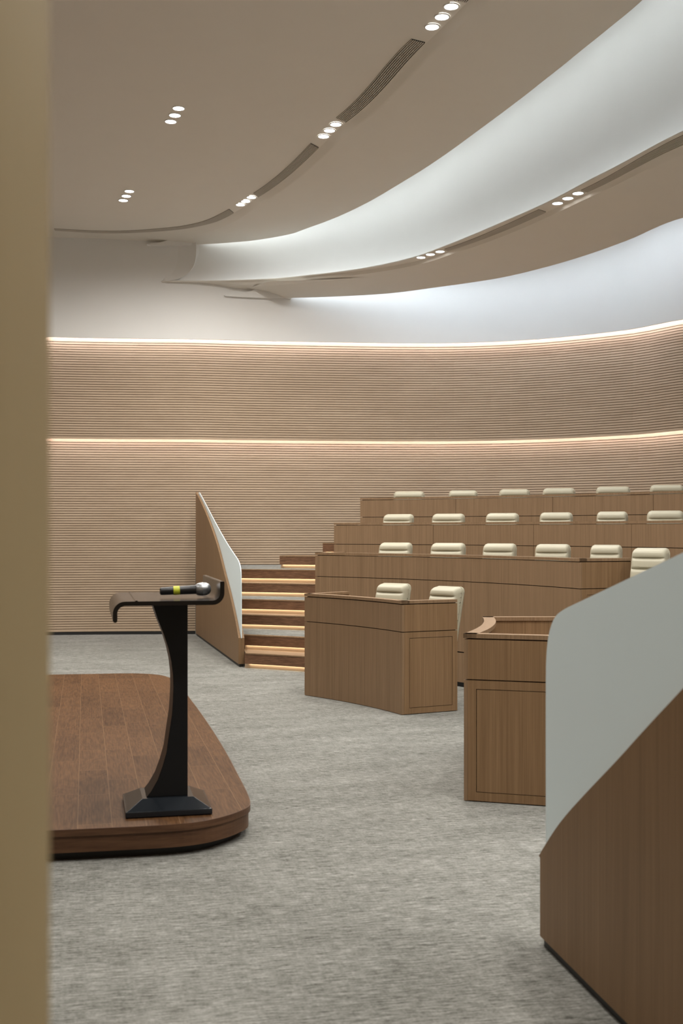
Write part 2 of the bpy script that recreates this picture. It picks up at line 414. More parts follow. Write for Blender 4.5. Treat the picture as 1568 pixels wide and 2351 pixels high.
strip('soffit', [ring(s2, ZF2+.004, .004, lim=False), ring(L2, ZF2-.04, lim=False), ring(L2, ZF2-.043, .04, lim=False), ring(B3, ZB3, lim=False), ring(B3, ZB3+.03, lim=False), ring(B3, ZB3+.14, -.03, lim=False), ring(B3, ZB3+.14, -.6, lim=False)], M['ceiling'])
AZB = [a for a in AZS if 2*AXD-74.8 <= a <= 74.8]
LID2 = [lid_z(a, B3, ZB3, WALL) for a in AZB]
gap2 = [max(.04, min(.85, (WALL(a)-B3(a))*.55)) for a in AZB]
strip('cove_lid', [[(*xy(a, min(B3(a), WALL(a))-.3), z+.05) for a, z in zip(AZB, LID2)], [(*xy(a, WALL(a)+.02), z) for a, z in zip(AZB, LID2)]], M['plaster'])
strip('cove_led', [[(*xy(a, WALL(a)-g-.008-.04*min(1, g/.6)), z-.03) for a, z, g in zip(AZB, LID2, gap2)], [(*xy(a, WALL(a)-g+.008+.04*min(1, g/.6)), z-.04) for a, z, g in zip(AZB, LID2, gap2)]], M['blueled'])
def scoop():
    A_ = Vector((*xy(86, WALL(86)), 0)); B_ = Vector((*xy(81.5, WALL(81.5)), 0)); d = (B_-A_).normalized(); n_ = Vector((d.y, -d.x, 0))
    if n_.y > 0: n_ = -n_
    def at(u, v, off):
        o = A_+n_*off; k = (u-UC)/F; s_ = (k*o.y-o.x)/(d.x-k*d.y); y = o.y+d.y*s_
        return (k*y, y, H-(v-YH)*y/F)
    edge = [(450, 552), (450.5, 570), (450, 588), (448, 601), (443.5, 613), (436, 623), (425, 632.5), (412, 639.5), (398, 643.5), (384, 645.5)]
    rows = []
    for u, v in edge:
        uL = 352; row = []
        for i in range(13):
            q = i/12; row.append(at(uL+(u-uL)*q, v, -.012+.10*q**2.5))
        row += [at(u+.6, v, .06), at(u+.6, v, -.25)]
        rows.append(row)
    bm = bm_new(); loft(bm, rows); return bm
obj('cove_scoop', scoop(), M['plaster'], ceil, smooth=True)
# moulded ends where the two outer rings die into the wall
def ring_end(px, off, back):
    A_ = Vector((*xy(84, WALL(84)), 0)); B_ = Vector((*xy(75, WALL(75)), 0)); d = (B_-A_).normalized(); n_ = Vector((d.y, -d.x, 0))
    if n_.y > 0: n_ = -n_
    pts = []
    for u, v in px:
        o = A_+n_*off; k = (u-UC)/F; s_ = (k*o.y-o.x)/(d.x-k*d.y); y = o.y+d.y*s_
        pts.append((k*y, y, H-(v-YH)*y/F))
    bm = bm_new(); prism(bm, pts, -n_*back); return bm
obj('ring_end', ring_end([(608, 648.5), (600, 655), (590, 662), (575, 668), (555, 672), (535, 674), (518, 675.5), (514.5, 677.5), (518, 679.5), (560, 682), (615, 684), (668, 685), (672, 682), (672, 649)], .045, .3), M['plaster'], ceil, smooth=True)
obj('ring_end', ring_end([(394, 545), (390, 549.5), (380, 553.5), (362, 557), (344, 559), (337, 560.5), (344, 562), (400, 563.5), (449, 563.5), (449, 560), (430, 552), (410, 547)], .06, .3), M['plaster'], ceil, smooth=True)

# --- ceiling vents
def vent(ci, co, z, u0, v0, u1, v1, label):
    a0 = pol(P(u0, v0, z))[0]; a1 = pol(P(u1, v1, z))[0]
    n = max(4, int(abs(a1-a0)/.6)); az = [a0+(a1-a0)*i/n for i in range(n+1)]
    am = (a0+a1)/2; base = Vector((*xy(am, (ci(am)+co(am))/2), z))
    t = thing('ceiling_vent', label, 'vent', base, group='slot vents in the ceiling tracks')
    def band(f0, f1, z0, z1):
        bm = bm_new(); R = lambda f, zz: [(*xy(a, ci(a)+(co(a)-ci(a))*f), zz) for a in az]
        vr = loft(bm, [R(f0, z0), R(f1, z0), R(f1, z1), R(f0, z1)], close=True)
        for k in (0, -1): bm.faces.new([vr[i][k] for i in range(4)])
        return bm
    obj('backing', band(0, 1, z-.003, z+.002), M['ventback'], t)
    N = 7
    for i in range(N+1):
        obj('slat', band(max(0, i/N-.032), min(1, i/N+.032), z-.012, z-.003), M['vent'], t)
    return t
vent(S1i, S1o, ZD1, 954, 92, 781, 274, 'long black slot vent between the top and middle light trios of the inner ceiling track')
vent(S1i, S1o, ZD1, 721, 333, 587, 447, 'black slot vent between the middle and lowest light trios of the inner ceiling track')
vent(S1i, S1o, ZD1, 530, 483, 125, 526, 'thin curved slot vent at far left end of the inner ceiling track')
vent(S1i, S1o, ZD1, 1054, 1, 1200, -200, 'slot vent cut off by the top edge, above the topmost light trio')
vent(S2i, S2o, ZF2, 1640, 285, 1341, 438, 'slot vent in the outer ceiling track running off the right edge')
vent(S2i, S2o, ZF2, 1245, 483, 1024, 573, 'slot vent between the two light trios of the outer ceiling track')
# --- downlights
def make_downlight(loc, label, grp):
    t = thing('downlight', label, 'light', loc, group=grp)
    bm = bm_new(); lathe(bm, [(.058, .0), (.070, .0), (.070, -.006), (.060, -.008), (.056, -.002)], 28, cap=False); obj('trim_ring', bm, M['plaster'], t, world=False, smooth=True)
    bm = bm_new(); lathe(bm, [(.0561, -.004), (.0560, -.0035)], 28); obj('lens', bm, M['lens'], t, world=False)
    return t
TR = [(ZD1, [(992, 61), (1014.5, 38), (1036, 14)], 'trio at the top of the inner ceiling track'),
      (ZD1, [(743, 312.5), (756.5, 299), (771, 285)], 'middle trio of the inner ceiling track'),
      (ZD1, [(552, 469.5), (564, 461.5), (577, 452.5)], 'lowest trio of the inner ceiling track'),
      (ZD1, [(392, 278.5), (401.5, 264), (410, 248)], 'upper trio on the plain flat ceiling'),
      (ZD1, [(283, 459.5), (290, 449.5), (297, 438.5)], 'lower trio on the plain flat ceiling'),
      (ZF2, [(1280, 466), (1303.6, 454.5), (1327, 443)], 'right-hand trio of the outer ceiling track'),
      (ZF2, [(966.5, 590.5), (988, 583.5), (1010, 577)], 'left-hand trio of the outer ceiling track')]
first = None; LIGHTPOS = []
for z, pts, where in TR:
    for k, (u, v) in enumerate(pts):
        lab = 'round recessed downlight, %s of the %s' % (('leftmost', 'middle one', 'rightmost')[k], where)
        loc = P(u, v, z)
        if first is None: first = make_downlight(loc, lab, 'ceiling downlights'); t = first
        else: t = copy_thing(first); t.location = loc; t['label'] = lab
        LIGHTPOS.append(loc)

# ------------------------------------------------------------------ tiers and stairs
ROWR = [4.470, 6.055, 7.559, 9.154]; ROWZ = [.992, 1.354, 1.704, 2.066]; DROP = .272
LA = [az_on(699.2, ROWR[0]), az_on(723.6, ROWR[1]), az_on(766.8, ROWR[2]), az_on(827, ROWR[3])]
RA = [az_on(923, ROWR[0]), az_on(1331.3, ROWR[1])]
SR = [5.93, 6.27, 7.08, 7.34, 8.06, 8.28, 8.74, 9.10]        # radii of the step noses
# balustrade lines
BL0, BL1 = P(547.5, 1531.5, 0), P(449.2, 1458.5, 0)
BR0 = Vector((.767, 4.545, 0)); BR1 = BR0+Vector((.172, -.985, 0))*4
def az_baluster(r):
    """azimuth where circle r meets the left balustrade's inner face"""
    d = (BL1-BL0).normalized(); n_ = Vector((-d.y, d.x, 0)); 
    if n_.x < 0: n_ = -n_
    o = BL0+n_*.07-Vector((CX, CY, 0))
    b = o.dot(d); c = o.dot(o)-r*r
    s = -b+math.sqrt(max(0, b*b-c)); p = o+d*s
    return math.degrees(math.atan2(p.y, p.x))
def wall_az_limit(r):
    for k in range(400):
        a = 60+k*.1
        if WALL(a)+.19 < r: return a
    return 95
tier = bpy.data.objects.new('floor_tiers', None); C.objects.link(tier); tier['kind'] = 'structure'
for lv, ri, rs in ((2, 1, 1), (4, 2, 3), (6, 3, 5)):
    z1 = RISE*lv; z0 = RISE*(lv-2)
    bm = bm_new()
    n = 90; a0, a1 = -30, min(86, az_baluster(SR[rs]))
    a1o = min(88, az_baluster(10.2))
    azs = [a0+(a1-a0)*i/n for i in range(n+1)]; azo = [a0+(a1o-a0)*i/n for i in range(n+1)]
    r_out = lambda a: max(r_in(min(a, a1))+.02, WALL(a)+.29)
    r_in = lambda a: (ROWR[ri]+.06 if a < LA[ri]-.3 else SR[rs]+.085)
    rows = [[(*xy(a, rr(a)), z) for a in q] for rr, z, q in ((r_in, z0+.001, azs), (r_in, z1, azs), (r_out, z1, azo), (r_out, z0+.001, azo))]
    vr = loft(bm, rows, close=True)
    for k in (0, -1): bm.faces.new([vr[i][k] for i in range(4)])
    obj('tier_platform', bm, M['carpet'], tier)
base = Vector((*xy(66, 6.0), 0))
st = thing('staircase', 'walnut stairs with warm glowing step lights beside the far sloping balustrade', 'stairs', base)
for k in range(8):
    r = SR[k]; z = RISE*(k+1)
    a1 = az_baluster(max(r, 6.05))-(.8 if k == 0 else .25) if k < 6 else (az_on(642, r) if k == 6 else az_on(741, r))
    a0 = LA[1]+.15 if k < 2 else az_on(765, r) if k < 4 else LA[2]+.15 if k < 6 else LA[3]+.15
    a0 = min(a0, a1-3)
    af = az_on(561.5, r) if k == 0 else a1
    bm = bm_new(); arc_slab(bm, r, r+.03, a0, af, z-.125, z-.004, .6)
    s_ = obj('step', bm, M['step'], st)
    bm = bm_new(); ro = r+(.42 if k % 2 == 0 else .05)
    n = 24; a1o = az_baluster(ro)-.4 if k < 6 else a1
    ai = [a0+(a1-a0)*i/n for i in range(n+1)]; ao = [a0+(a1o-a0)*i/n for i in range(n+1)]
    vr = loft(bm, [[(*xy(a, q), zz) for a in aa] for q, zz, aa in ((r-.004, z-.012, ai), (ro, z-.012, ao), (ro, z+.002, ao), (r-.004, z+.002, ai))], close=True)
    for q in (0, -1): bm.faces.new([vr[i][q] for i in range(4)])
    obj('nosing', bm, M['veneer'], s_)
    bm = bm_new(); arc_slab(bm, r+.050, r+.068, a0, az_on(562, r+.05) if k == 0 else a1, z-RISE, z-.014, .6); obj('riser', bm, M['slat'], s_)
    bm = bm_new(); arc_slab(bm, r+.031, r+.046, a0+.2, a1-.2, z-.124, z-.120, .6); obj('led_strip', bm, M['warm'], s_)

# ------------------------------------------------------------------ desks
def desk(label, ri, az0, az1, zf, zplinth, ends, splits=(), depth=.56, rr=None):
    """curved desk: az0 right end, az1 left end; zf platform level under it"""
    RF = rr or (lambda a: ROWR[ri]); zt = ROWZ[ri]; zg = zt-DROP; am = (az0+az1)/2
    r = RF(am); O = lambda d: (lambda a: RF(a)+d)
    t = thing('curved_desk', label, 'desk', (*xy(am, r), zplinth), group='curved council desks')
    edges = [az0]+sorted(splits)+[az1]; gap = .0
    for i in range(len(edges)-1):
        e0 = edges[i]+(.018 if i else 0); e1 = edges[i+1]-(.018 if i < len(edges)-2 else 0)
        bm = bm_new(); arc_slab(bm, O(0), O(.022), e0, e1, zg+.0035, zt-.034); obj('upper_panel', bm, M['veneer'], t)
        bm = bm_new(); arc_slab(bm, O(0), O(.022), e0, e1, zf+(.004 if zplinth == zf else .006), zg-.0035); obj('front_panel', bm, M['veneer'], t)
    bm = bm_new(); arc_slab(bm, O(.0225), O(.04), az0+.15, az1-.15, zf+.004, zt-.03); obj('backing', bm, M['recess'], t)
    if zplinth < zf:
        bm = bm_new(); arc_slab(bm, O(0), O(.022), az0, az1, zplinth+.05, zf-.006); obj('plinth', bm, M['veneer'], t)
        bm = bm_new(); arc_slab(bm, O(.024), O(.05), az0, az1, zplinth+.001, zf+.004); obj('kickboard', bm, M['kick'], t)
    # ledge: arc and end returns in one piece
    bm = bm_new(); arc_slab(bm, O(-.004), O(.075), az0, az1, zt-.026, zt)
    w0 = w1 = 0
    if ends[0]: rad_slab(bm, az0, RF(az0)-.004, RF(az0)+depth, 0, .07, zt-.026, zt)
    if ends[1]: rad_slab(bm, az1, RF(az1)-.004, RF(az1)+depth, -.07, 0, zt-.026, zt)
    obj('ledge', bm, M['cap'] if 'cap' in M else M['veneer'], t)
    bm = bm_new(); arc_slab(bm, O(.04), O(depth), az0+.35, az1-.35, zf+.72, zf+.745); obj('worktop', bm, M['veneer'], t)
    for e, az, s in ((ends[0], az0, 1), (ends[1], az1, -1)):
        if not e: continue
        R0, R1 = RF(az), RF(az)+depth
        def rs(bm, ra, rb, ta, tb, za, zb):
            if s > 0: rad_slab(bm, az, ra, rb, ta, tb, za, zb)
            else: rad_slab(bm, az, ra, rb, -tb, -ta, za, zb)
        bm = bm_new(); rs(bm, R0+.023, R1, 0, .02, zg+.0035, zt-.034); p = obj('end_panel', bm, M['veneer_end'], t)
        m_ = .05; zb = zf+.006; ztp = zg-.0035; g = .004
        bm = bm_new()
        rs(bm, R0+.023, R0+.023+m_, 0, .02, zb, ztp); rs(bm, R1-m_, R1, 0, .02, zb, ztp)
        rs(bm, R0+.023+m_, R1-m_, 0, .02, zb, zb+m_); rs(bm, R0+.023+m_, R1-m_, 0, .02, ztp-m_, ztp)
        fr = obj('end_frame', bm, M['veneer_end'], t)
        bm = bm_new(); rs(bm, R0+.023+m_+g, R1-m_-g, .001, .02, zb+m_+g, ztp-m_-g); obj('access_panel', bm, M['veneer_end'], fr)
        bm = bm_new(); rs(bm, R0+.03, R1-.006, .0205, .036, zb, zt-.027); obj('backing', bm, M['recess'], fr)
        bm = bm_new(); rs(bm, R0+.03, R1-.001, .0365, .06, zb, zt-.027); obj('inner_lining', bm, M['veneer_end'], fr)
    return t
desk('freestanding curved walnut desk in front of two cream chairs', 0, RA[0], LA[0], 0, 0, (1, 1))
desk('nearest curved walnut desk, half hidden behind the frosted glass panel', 0, -17.0, 1.3, 0, 0, (1, 1), rr=lambda a: 4.415+.085*(a+17)/18.3)
desk('lowest tiered walnut desk, first long row behind the freestanding desk', 1, RA[1], LA[1], RISE*2, 0, (1, 1))
R3S = [az_on(995, ROWR[2]), az_on(1224.5, ROWR[2]), az_on(1450, ROWR[2])]
R4S = [az_on(1046.5, ROWR[3]), az_on(1268.6, ROWR[3]), az_on(1500, ROWR[3])]
desk('middle tiered walnut desk with vertical panel joints, second long row', 2, 22, LA[2], RISE*4, RISE*4, (1, 1), R3S)
desk('topmost tiered walnut desk, long row nearest the slatted wall', 3, 25, LA[3], RISE*6, RISE*6, (1, 1), R4S)

# ------------------------------------------------------------------ chairs
def pillow(bm, w0, w1, z0, z1, y0, depth, seams, nx=24, nz=64, rnd=.065):
    """padded front: width w0 (bottom) to w1 (top), bulging towards -y, seams at given heights"""
    rows = []
    for j in range(nz+1):
        tz = j/nz; z = z0+(z1-z0)*tz
        w = w0+(w1-w0)*tz
        # rounded top corners
        cut = 0
        if z > z1-rnd: q = (z-(z1-rnd))/rnd; cut = rnd*(1-math.sqrt(max(0, 1-q*q)))*.75
        if z < z0+rnd*.6: q = ((z0+rnd*.6)-z)/(rnd*.6); cut = rnd*.6*(1-math.sqrt(max(0, 1-q*q)))
        hw = w/2-cut
        row = []
        for i in range(nx+1):
            tx = -1+2*i/nx; tx = math.sin(tx*PI/2)
            ez = min((z1-z), (z-z0)); ev = min(1, ez/.045); eh = min(1, (1-abs(tx))*hw/.04)
            prof = math.sqrt(max(0, 1-(1-ev)**2))*math.sqrt(max(0, 1-(1-eh)**2))
            b = depth*prof
            for zs in seams:
                k = abs(z-zs)
                if abs(tx) < .96: b -= .024*math.exp(-(k/.010)**2)*(1-abs(tx)**4)*prof*prof
                b += .006*math.exp(-((z-zs-.055)/.05)**2)*prof
            lum = -.012*(1-tx*tx)     # slight dish
            row.append((tx*hw, y0-b-lum*0, z))
        rows.append(row)
    return rows
def make_chair():
    t = thing('swivel_chair', '', 'chair', (0, 0, 0))
    LH = M['leather']
    tilt = lambda p: Vector((p[0], p[1]+(p[2]-.45)*.26, p[2]))
    bm = bm_new(); rows = [[tilt(p) for p in r] for r in pillow(bm, .44, .415, .47, 1.09, .17, .085, (1.0, .905, .81, .70))]
    loft(bm, rows)
    back = [[tilt((p[0], .172, p[2])) for p in r] for r in pillow(bm, .44, .415, .47, 1.09, .17, 0, ())]
    loft(bm, back); bmesh.ops.remove_doubles(bm, verts=bm.verts, dist=.0025)
    br = obj('backrest', bm, LH, t, world=False, smooth=True)
    bm = bm_new()
    fr = [[tilt((p[0]*1.02, .176, p[2]*1.004-.002)) for p in r] for r in pillow(bm, .44, .415, .47, 1.09, .17, 0, ())]
    bk = pillow(bm, .44, .415, .47, 1.09, .0, .045, ())
    bk = [[tilt((p[0]*1.02, .186-p[1], p[2]*1.004-.002)) for p in r] for r in bk]
    loft(bm, fr); loft(bm, bk)
    vs = [v for v in bm.verts]
    # side gusset joins both outlines
    nr, nc = len(fr), len(fr[0])
    ring_ = lambda g: [g[0][i] for i in range(nc)]+[g[j][-1] for j in range(1, nr)]+[g[-1][i] for i in range(nc-2, -1, -1)]+[g[j][0] for j in range(nr-2, 0, -1)]
    ra, rb = ring_(fr), ring_(bk)
    loft(bm, [ra+[ra[0]], rb+[rb[0]]])
    bmesh.ops.remove_doubles(bm, verts=bm.verts, dist=.002)
    obj('back_shell', bm, LH, t, world=False, smooth=True)
    bm = bm_new(); box(bm, -.245, .245, -.28, .22, .40, .50); obj('seat', bm, LH, t, world=False, smooth=True, bevel=.035)
    for s in (-1, 1):
        bm = bm_new(); box(bm, s*.245-.022, s*.245+.022, -.16, .14, .655, .685); a_ = obj('armrest', bm, LH, t, world=False, smooth=True, bevel=.012)
        bm = bm_new(); box(bm, s*.245-.012, s*.245+.012, -.03, .03, .42, .654); obj('arm_post', bm, M['metal'], a_, world=False, bevel=.004)
    bm = bm_new(); lathe(bm, [(.03, .10), (.03, .30), (.022, .30), (.022, .40)], 16); obj('gas_stem', bm, M['metal'], t, world=False, smooth=True)
    bm = bm_new()
    for k in range(5):
        a = 2*PI*k/5+.3; c, s = math.cos(a), math.sin(a)
        q = lambda d, w, z: (c*d-s*w, s*d+c*w, z)
        prism(bm, [q(.0, -.028, .075), q(.24, -.018, .06), q(.24, .018, .06), q(0, .028, .075)], (0, 0, .028))
    bs = obj('star_base', bm, M['metal'], t, world=False)
    for k in range(5):
        a = 2*PI*k/5+.3
        bm = bm_new(); lathe(bm, [(.012, -.02), (.028, -.02), (.028, .02), (.012, .02)], 16, axis='x')
        bmesh.ops.translate(bm, verts=bm.verts, vec=(.235*math.cos(a), .235*math.sin(a), .0285)); obj('castor', bm, M['kick'], bs, world=False, smooth=True)
    return t
CH = [(0, 5.26, 38, [(862, 943), (987, 1063)], 'behind the freestanding front desk'),
      (1, 6.85, 22, [(866, 949), (985, 1071), (1105, 1188), (1225, 1312), (1352, 1430)], 'behind the lowest tiered desk'),
      (2, 8.36, 18, [(876, 952), (988, 1069), (1112, 1193), (1236, 1317), (1367, 1443), (1483, 1572)], 'behind the middle tiered desk'),
      (3, 9.95, 12, [(900, 977), (1027, 1099), (1143, 1219), (1243, 1323), (1366, 1449), (1490, 1572)], 'behind the topmost tiered desk')]
ORD = ['first', 'second', 'third', 'fourth', 'fifth', 'sixth']
proto = None
def put_chair(u0, u1, r, psi, zf, label, grp, zs=1.0, hs=1.0):
    global proto
    az = az_on((u0+u1)/2, r); x, y = xy(az, r)
    if proto is None: proto = make_chair(); t = proto
    else: t = copy_thing(proto)
    ps = math.radians(psi)
    need = (u1-u0)*y/F
    sx = (need-.07*math.sin(ps))/(.455*math.cos(ps)); sx = max(.72, min(1.12, sx))
    # back of the chair stands at (x, y): move the seat forwards
    t.rotation_euler = (0, 0, -ps); off = .30
    t.location = (x-math.sin(ps)*off, y-math.cos(ps)*off, zf); t.scale = (sx, 1, hs)
    t['label'] = label; t['group'] = grp
    return t
for ri, r, psi, us, where in CH:
    for k, (u0, u1) in enumerate(us):
        lab = ('cream leather swivel chair %s, %s' % (where, ('the left one', 'the right one')[k])) if ri == 0 else 'cream leather swivel chair %s, %s from the left' % (where, ORD[k])
        put_chair(u0, u1, r, psi+(6 if ri == 0 and k == 1 else random.uniform(-3, 3)), RISE*2*ri, lab, 'cream swivel chairs', hs=(.99 if ri == 0 else 1.015))
put_chair(1449, 1537, 6.62, 30, RISE*2, 'cream leather swivel chair showing most of its back, just past the lowest tiered desk end', 'cream swivel chairs', hs=1.0)

# ------------------------------------------------------------------ stage, lectern, microphone
top = [(106, 1548.8), (211.6, 1547.2), (291, 1545.6), (325, 1546.2), (352, 1547.6), (376, 1550.8), (396, 1558), (413, 1571), (432.6, 1598.9), (466.7, 1643.5), (514.5, 1716.8), (546.4, 1777.4), (565.6, 1814), (573.5, 1833), (575.3, 1842), (573.5, 1850), (559, 1858.7), (530.5, 1870), (482.7, 1882.7), (419, 1892), (291, 1898.6), (113, 1906.6)]
pts = [P(u, v, ZSTAGE) for u, v in top]
def smooth_open(ps, it=2):
    for _ in range(it):
        q = [ps[0]]
        for a, b in zip(ps, ps[1:]): q += [a*.75+b*.25, a*.25+b*.75]
        ps = q+[ps[-1]]
    return ps
pts = smooth_open(pts)
ux = Vector((math.cos(YAW), math.sin(YAW), 0)); uy = Vector((-math.sin(YAW), math.cos(YAW), 0))
pts = [pts[0]-ux*3.6]+pts+[pts[-1]-ux*4.4]
def inset(ps, d):
    out = []; n = len(ps)
    for i in range(n):
        t = (ps[(i+1) % n]-ps[i-1]).normalized(); out.append(ps[i]+Vector((t.y, -t.x, 0))*d)
    return out
stg = thing('stage_platform', 'low rounded walnut board stage under the black lectern', 'stage', (-2.2, 7.6, 0))
def slab(ps, z0, z1):
    bm = bm_new(); prism(bm, [Vector((p.x, p.y, z0)) for p in ps], (0, 0, z1-z0)); return bm
obj('board_deck', slab(inset(pts, .004), ZSTAGE-.012, ZSTAGE), M['stage'], stg)
obj('edge_lip', slab(pts, ZSTAGE-.034, ZSTAGE-.0005), M['stage_side'], stg)
obj('side_panel', slab(inset(pts, .010), .045, ZSTAGE-.0345), M['stage_side'], stg)
obj('plinth', slab(inset(pts, .07), .0, .0449), M['kick'], stg)

FL = P(288, 1881, ZSTAGE)
lc = FL+ux*.217+uy*.22
lec = thing('lectern', 'black lectern with a curved column and hooked top, standing on the stage', 'lectern', (lc.x, lc.y, ZSTAGE), YAW)
def to_local(u, v, yl):
    """point of the picture on the lectern's vertical plane y = yl, in lectern coordinates (x, z)"""
    o = lc+uy*yl; k = (u-UC)/F               # X = k*Y ; point = o+ux*s
    s = (k*o.y-o.x)/(ux.x-k*ux.y); d = o.y+ux.y*s
    return s, H-(v-YH)*d/F-ZSTAGE
bm = bm_new(); box(bm, -.217, .217, -.22, .22, .004, .032); obj('base_plate', bm, M['basemat'], lec, world=False, bevel=.003)
bm = bm_new()
a = [bm.verts.new((x*.213, y*.216, .032)) for x, y in ((-1, -1), (1, -1), (1, 1), (-1, 1))]
b = [bm.verts.new((x*.130, y*.130, .078)) for x, y in ((-1, -1), (1, -1), (1, 1), (-1, 1))]
for i in range(4): bm.faces.new((a[i], a[(i+1) % 4], b[(i+1) % 4], b[i]))
bm.faces.new(b); bm.faces.new(a); obj('sloped_base', bm, M['basemat'], lec, world=False, bevel=.002)
YF, YB = -.105, .125
cur = [(350, 1391), (362, 1421), (376, 1456), (387, 1490), (393.5, 1520), (397, 1550), (397.9, 1578), (396.8, 1610), (394.5, 1642), (390, 1672), (382, 1728), (373, 1760), (361.7, 1791), (347, 1817), (336, 1829.5)]
cl = [to_local(u, v, YF) for u, v in cur]
xr = to_local(431, 1620, YF)[0]
ZT0 = to_local(390, 1387, -.43)[1]
cl = [(cl[0][0]-.004, ZT0)]+cl[1:-1]+[(cl[-1][0], .078)]
prof = [(xr, .078), (xr, ZT0)]+cl
bm = bm_new(); prism(bm, [(x, YF, z) for x, z in prof], (0, YB-YF, 0)); obj('column', bm, M['black'], lec, world=False, smooth=True, bevel=.002)
TF, TB = -.43, .43
def tl(u, v): return to_local(u, v, TF)
# table profile from its near end: outer line (hook, top, lip) and inner line
xl, zb = tl(259, 1429); xe, ze = tl(515.3, 1335); th = .0215
ztop = tl(390, 1380.0)[1]
ztop_ = ztop
def arc_pts(cx, cz, r, a0, a1, n=8): return [(cx+r*math.cos(a0+(a1-a0)*i/n), cz+r*math.sin(a0+(a1-a0)*i/n)) for i in range(n+1)]
Rk = .058
outer = [(xl, zb+.008)]+arc_pts(xl+Rk, ztop-Rk, Rk, PI, PI/2)+[(xl+.105, ztop), (xl+.108, ztop+.004), (xl+.116, ztop+.004), (xl+.120, ztop)]
zb2 = ztop
Rl = .036
outer += arc_pts(xe-th-Rl, ztop+Rl, Rl, -PI/2, 0)+[(xe-th, ze-.003), (xe-th+.003, ze), (xe-.003, ze), (xe, ze-.003)]
inner = arc_pts(xe-th-Rl, ztop+Rl, Rl+th, 0, -PI/2)+arc_pts(xl+Rk, ztop-Rk, Rk-th, PI/2, PI)+[(xl+th, zb+.008)]+arc_pts(xl+th/2, zb+.008, th/2, 0, -PI, 6)[1:-1]
bm = bm_new(); prism(bm, [(x, TF, z) for x, z in outer+inner], (0, TB-TF, 0)); obj('tabletop', bm, M['table'], lec, world=False, smooth=True)
# microphone lying on the tabletop
my = -.17
mx0, _ = to_local(367, 1356, my); mx1, _ = to_local(484.5, 1345, my)
ml = mx1-mx0
mo = lc+ux*mx0+uy*my
mic = thing('microphone', 'black handheld microphone with yellow tape and silver grille on the lectern', 'microphone', (mo.x, mo.y, ZSTAGE+ztop+.0245), YAW)
mic.rotation_euler = (0, math.radians(-2.4), YAW)
s = ml/.262
L_ = lambda prof: [(r*s*1.0, h*s) for r, h in prof]
bm = bm_new(); lathe(bm, L_([(.012, 0), (.0185, .003), (.0195, .012), (.0205, .05), (.0225, .12), (.0235, .178), (.0245, .184)]), 28, 'x'); obj('body', bm, M['mic'], mic, world=False, smooth=True)
bm = bm_new(); lathe(bm, L_([(.0212, .068), (.0226, .0685), (.0228, .10), (.0222, .1005)]), 28, 'x', cap=False); obj('tape_band', bm, M['tape'], mic, world=False, smooth=True)
bm = bm_new(); lathe(bm, L_([(.0235, .184), (.030, .190), (.0335, .203), (.0345, .2145), (.0352, .2150), (.0352, .2200), (.0345, .2205), (.0325, .238), (.026, .252), (.014, .260), (.001, .262)]), 28, 'x'); obj('grille', bm, M['mesh'], mic, world=False, smooth=True)
mic.location.z += .010

# ------------------------------------------------------------------ balustrades
def chaikin(ps, it=2):
    for _ in range(it):
        q = [ps[0]]
        for (a, b), (c, d) in zip(ps, ps[1:]): q += [(a*.75+c*.25, b*.75+d*.25), (a*.25+c*.75, b*.25+d*.75)]
        ps = q+[ps[-1]]
    return ps
def balustrade(label, A, B, wood_px, glass_px, side, zcut=None, ext=None):
    """A: near floor corner, B: far floor point, both on the visible face; side: unit vector to the hidden face"""
    d = (B-A).normalized(); nrm = Vector((-d.y, d.x, 0)); nrm = nrm if nrm.dot(side) > 0 else -nrm
    def on(u, v, off):
        o = A+nrm*off; k = (u-UC)/F; s = (k*o.y-o.x)/(d.x-k*d.y); y = o.y+d.y*s
        return s, H-(v-YH)*y/F
    t = thing('balustrade', label, 'balustrade', (A.x, A.y, 0))
    T = .07
    w = chaikin([on(u, v, 0) for u, v in wood_px])
    if ext: w = w+ext(w)
    smax = w[-1][0]
    poly = [(smax, .035)]+[(0, .035)]+[(max(0, w[0][0]), w[0][1])]+w[1:]
    W3 = lambda s_, z, off: A+d*s_+nrm*off+Vector((0, 0, z))
    def board(o0, o1, pl):
        bm = bm_new(); prism(bm, [W3(s_, z, o0) for s_, z in pl], nrm*(o1-o0)); return bm
    obj('wood_panel', board(0, T*.40, poly), M['veneer_end'], t)
    obj('wood_panel', board(T*.60, T, poly), M['veneer_end'], t)
    core = [(smax, .035), (0, .035), (0, w[0][1])]+[(s_, z-.06) if i else (s_, z-.005) for i, (s_, z) in enumerate(w)]
    core = [(smax, .035), (.0, .035), (.0, w[0][1]-.002)]+[(s_, z-.03) for s_, z in w[1:]]
    obj('core_panel', board(T*.40, T*.60, core), M['veneer_end'], t)
    obj('kickboard', board(.012, T-.012, [(smax, .001), (.012, .001), (.012, .035), (smax, .035)]), M['kick'], t)
    g = chaikin([on(u, v, T*.5) for u, v in glass_px])
    if ext: g = g+ext(g)
    low = [(s_, z-.028) for s_, z in w if s_ > g[0][0]+.02]
    gp = [(g[0][0], w[0][1]+.0)]+g+list(reversed(low))
    obj('glass_panel', board(T*.44, T*.56, gp), M['glass'], t)
    return t
balustrade('sloping wood balustrade with frosted glass, meeting the slatted wall beside the stairs', BL0, BL1,
           [(547.5, 1464.8), (540.3, 1424), (527.6, 1365.3), (514.8, 1316.8), (502, 1263.3), (489.3, 1222.4), (474, 1181.6), (460, 1150), (449.3, 1130)],
           [(554.6, 1462), (554.2, 1316.8), (552.2, 1301.5), (548.4, 1287.5), (539, 1273.5), (520, 1245.4), (491.8, 1194.4), (470, 1152), (458, 1130)], Vector((1, 0, 0)))
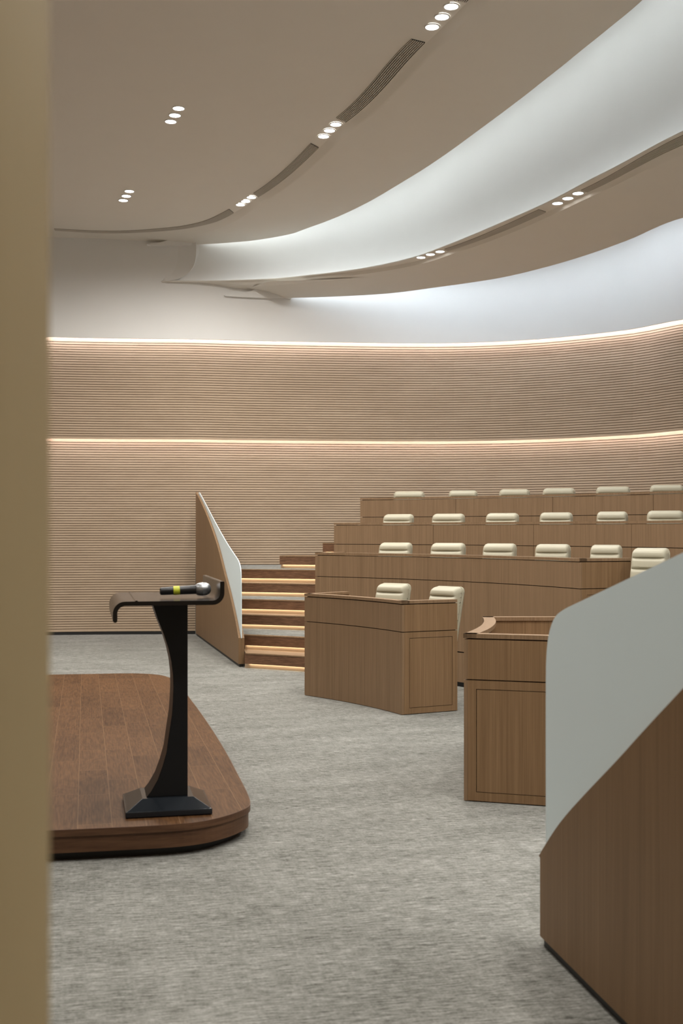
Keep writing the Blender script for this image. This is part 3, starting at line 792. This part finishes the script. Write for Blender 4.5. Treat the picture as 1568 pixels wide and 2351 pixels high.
def ext_r(l):
    (s0, z0), (s1, z1) = l[-2], l[-1]; k = (z1-z0)/(s1-s0); return [(s1+1.2, z1+k*1.2)]
balustrade('large foreground balustrade of dark wood and frosted glass at the right edge', BR0, BR1,
           [(1236, 1966.6), (1252.8, 1937), (1289, 1881.9), (1355, 1809.6), (1413, 1749.7), (1483, 1671.2), (1568, 1580.3)],
           [(1255.5, 1935), (1255, 1560), (1257, 1490), (1264, 1445), (1276, 1415), (1296, 1399), (1330, 1383), (1400, 1350), (1480, 1312), (1568, 1270)], Vector((1, 0, 0)), ext=ext_r)

# ------------------------------------------------------------------ camera and light
cam = bpy.data.cameras.new('camera'); co = bpy.data.objects.new('camera', cam); C.objects.link(co)
co.location = (0, 0, H); co.rotation_euler = (PI/2, 0, 0)
cam.sensor_width = 36; cam.sensor_fit = 'AUTO'; cam.lens = F*36/2351
cam.shift_y = (YH-1175.5)/2351; cam.clip_start = .05
cam.dof.use_dof = True; cam.dof.focus_distance = 10.5; cam.dof.aperture_fstop = 3.8
bpy.context.scene.camera = co
def spot(p, e, col=(1, .96, .90), size=164, rad=.06):
    l = bpy.data.lights.new('spot', 'SPOT'); l.energy = e; l.color = col; l.spot_size = math.radians(size); l.spot_blend = 1; l.shadow_soft_size = rad
    o = bpy.data.objects.new('spot', l); C.objects.link(o); o.location = p
SP = 90
for p in LIGHTPOS: spot((p.x, p.y, p.z-.03), SP if p.z > 5.8 else SP*.6)
# the same fittings on the unseen half of the ceiling
ax = math.radians(AXD)
def mirror(p):
    a, r = pol(p); x, y = xy(2*AXD-a, r); return Vector((x, y, p.z))
for p in LIGHTPOS:
    q = mirror(p); spot((q.x, q.y, q.z-.03), SP)
for x, y in ((-6, 6), (-4, 3.5), (-1.0, 7.5), (-2.5, 10.5)):  # extra spots without fittings, added to brighten the room
    spot((x, y, ZD1-.03), SP*2)
for x, y in ((-4.5, 13.5), (-6.5, 10.5), (-3.2, 12.4), (-4.2, 13.2)):  # further added spots, no fittings, lifting the back floor and left wall
    spot((x, y, ZD1-.03), SP*2.4)
spot((-.9, -1.1, 3.0), 60, (1, .88, .68), 150, .2)  # added lamp behind the camera, brightening the near face of the jamb
w = bpy.data.worlds.new('world'); bpy.context.scene.world = w; w.use_nodes = True
w.node_tree.nodes['Background'].inputs[0].default_value = (.9, .95, 1, 1); w.node_tree.nodes['Background'].inputs[1].default_value = .0
sc = bpy.context.scene
sc.view_settings.view_transform = 'Standard'; sc.view_settings.look = 'None'; sc.view_settings.gamma = 1; sc.view_settings.exposure = .33
sc.cycles.use_denoising = True
sc.cycles.max_bounces = 8; sc.cycles.diffuse_bounces = 5
sc.cycles.sample_clamp_indirect = 6
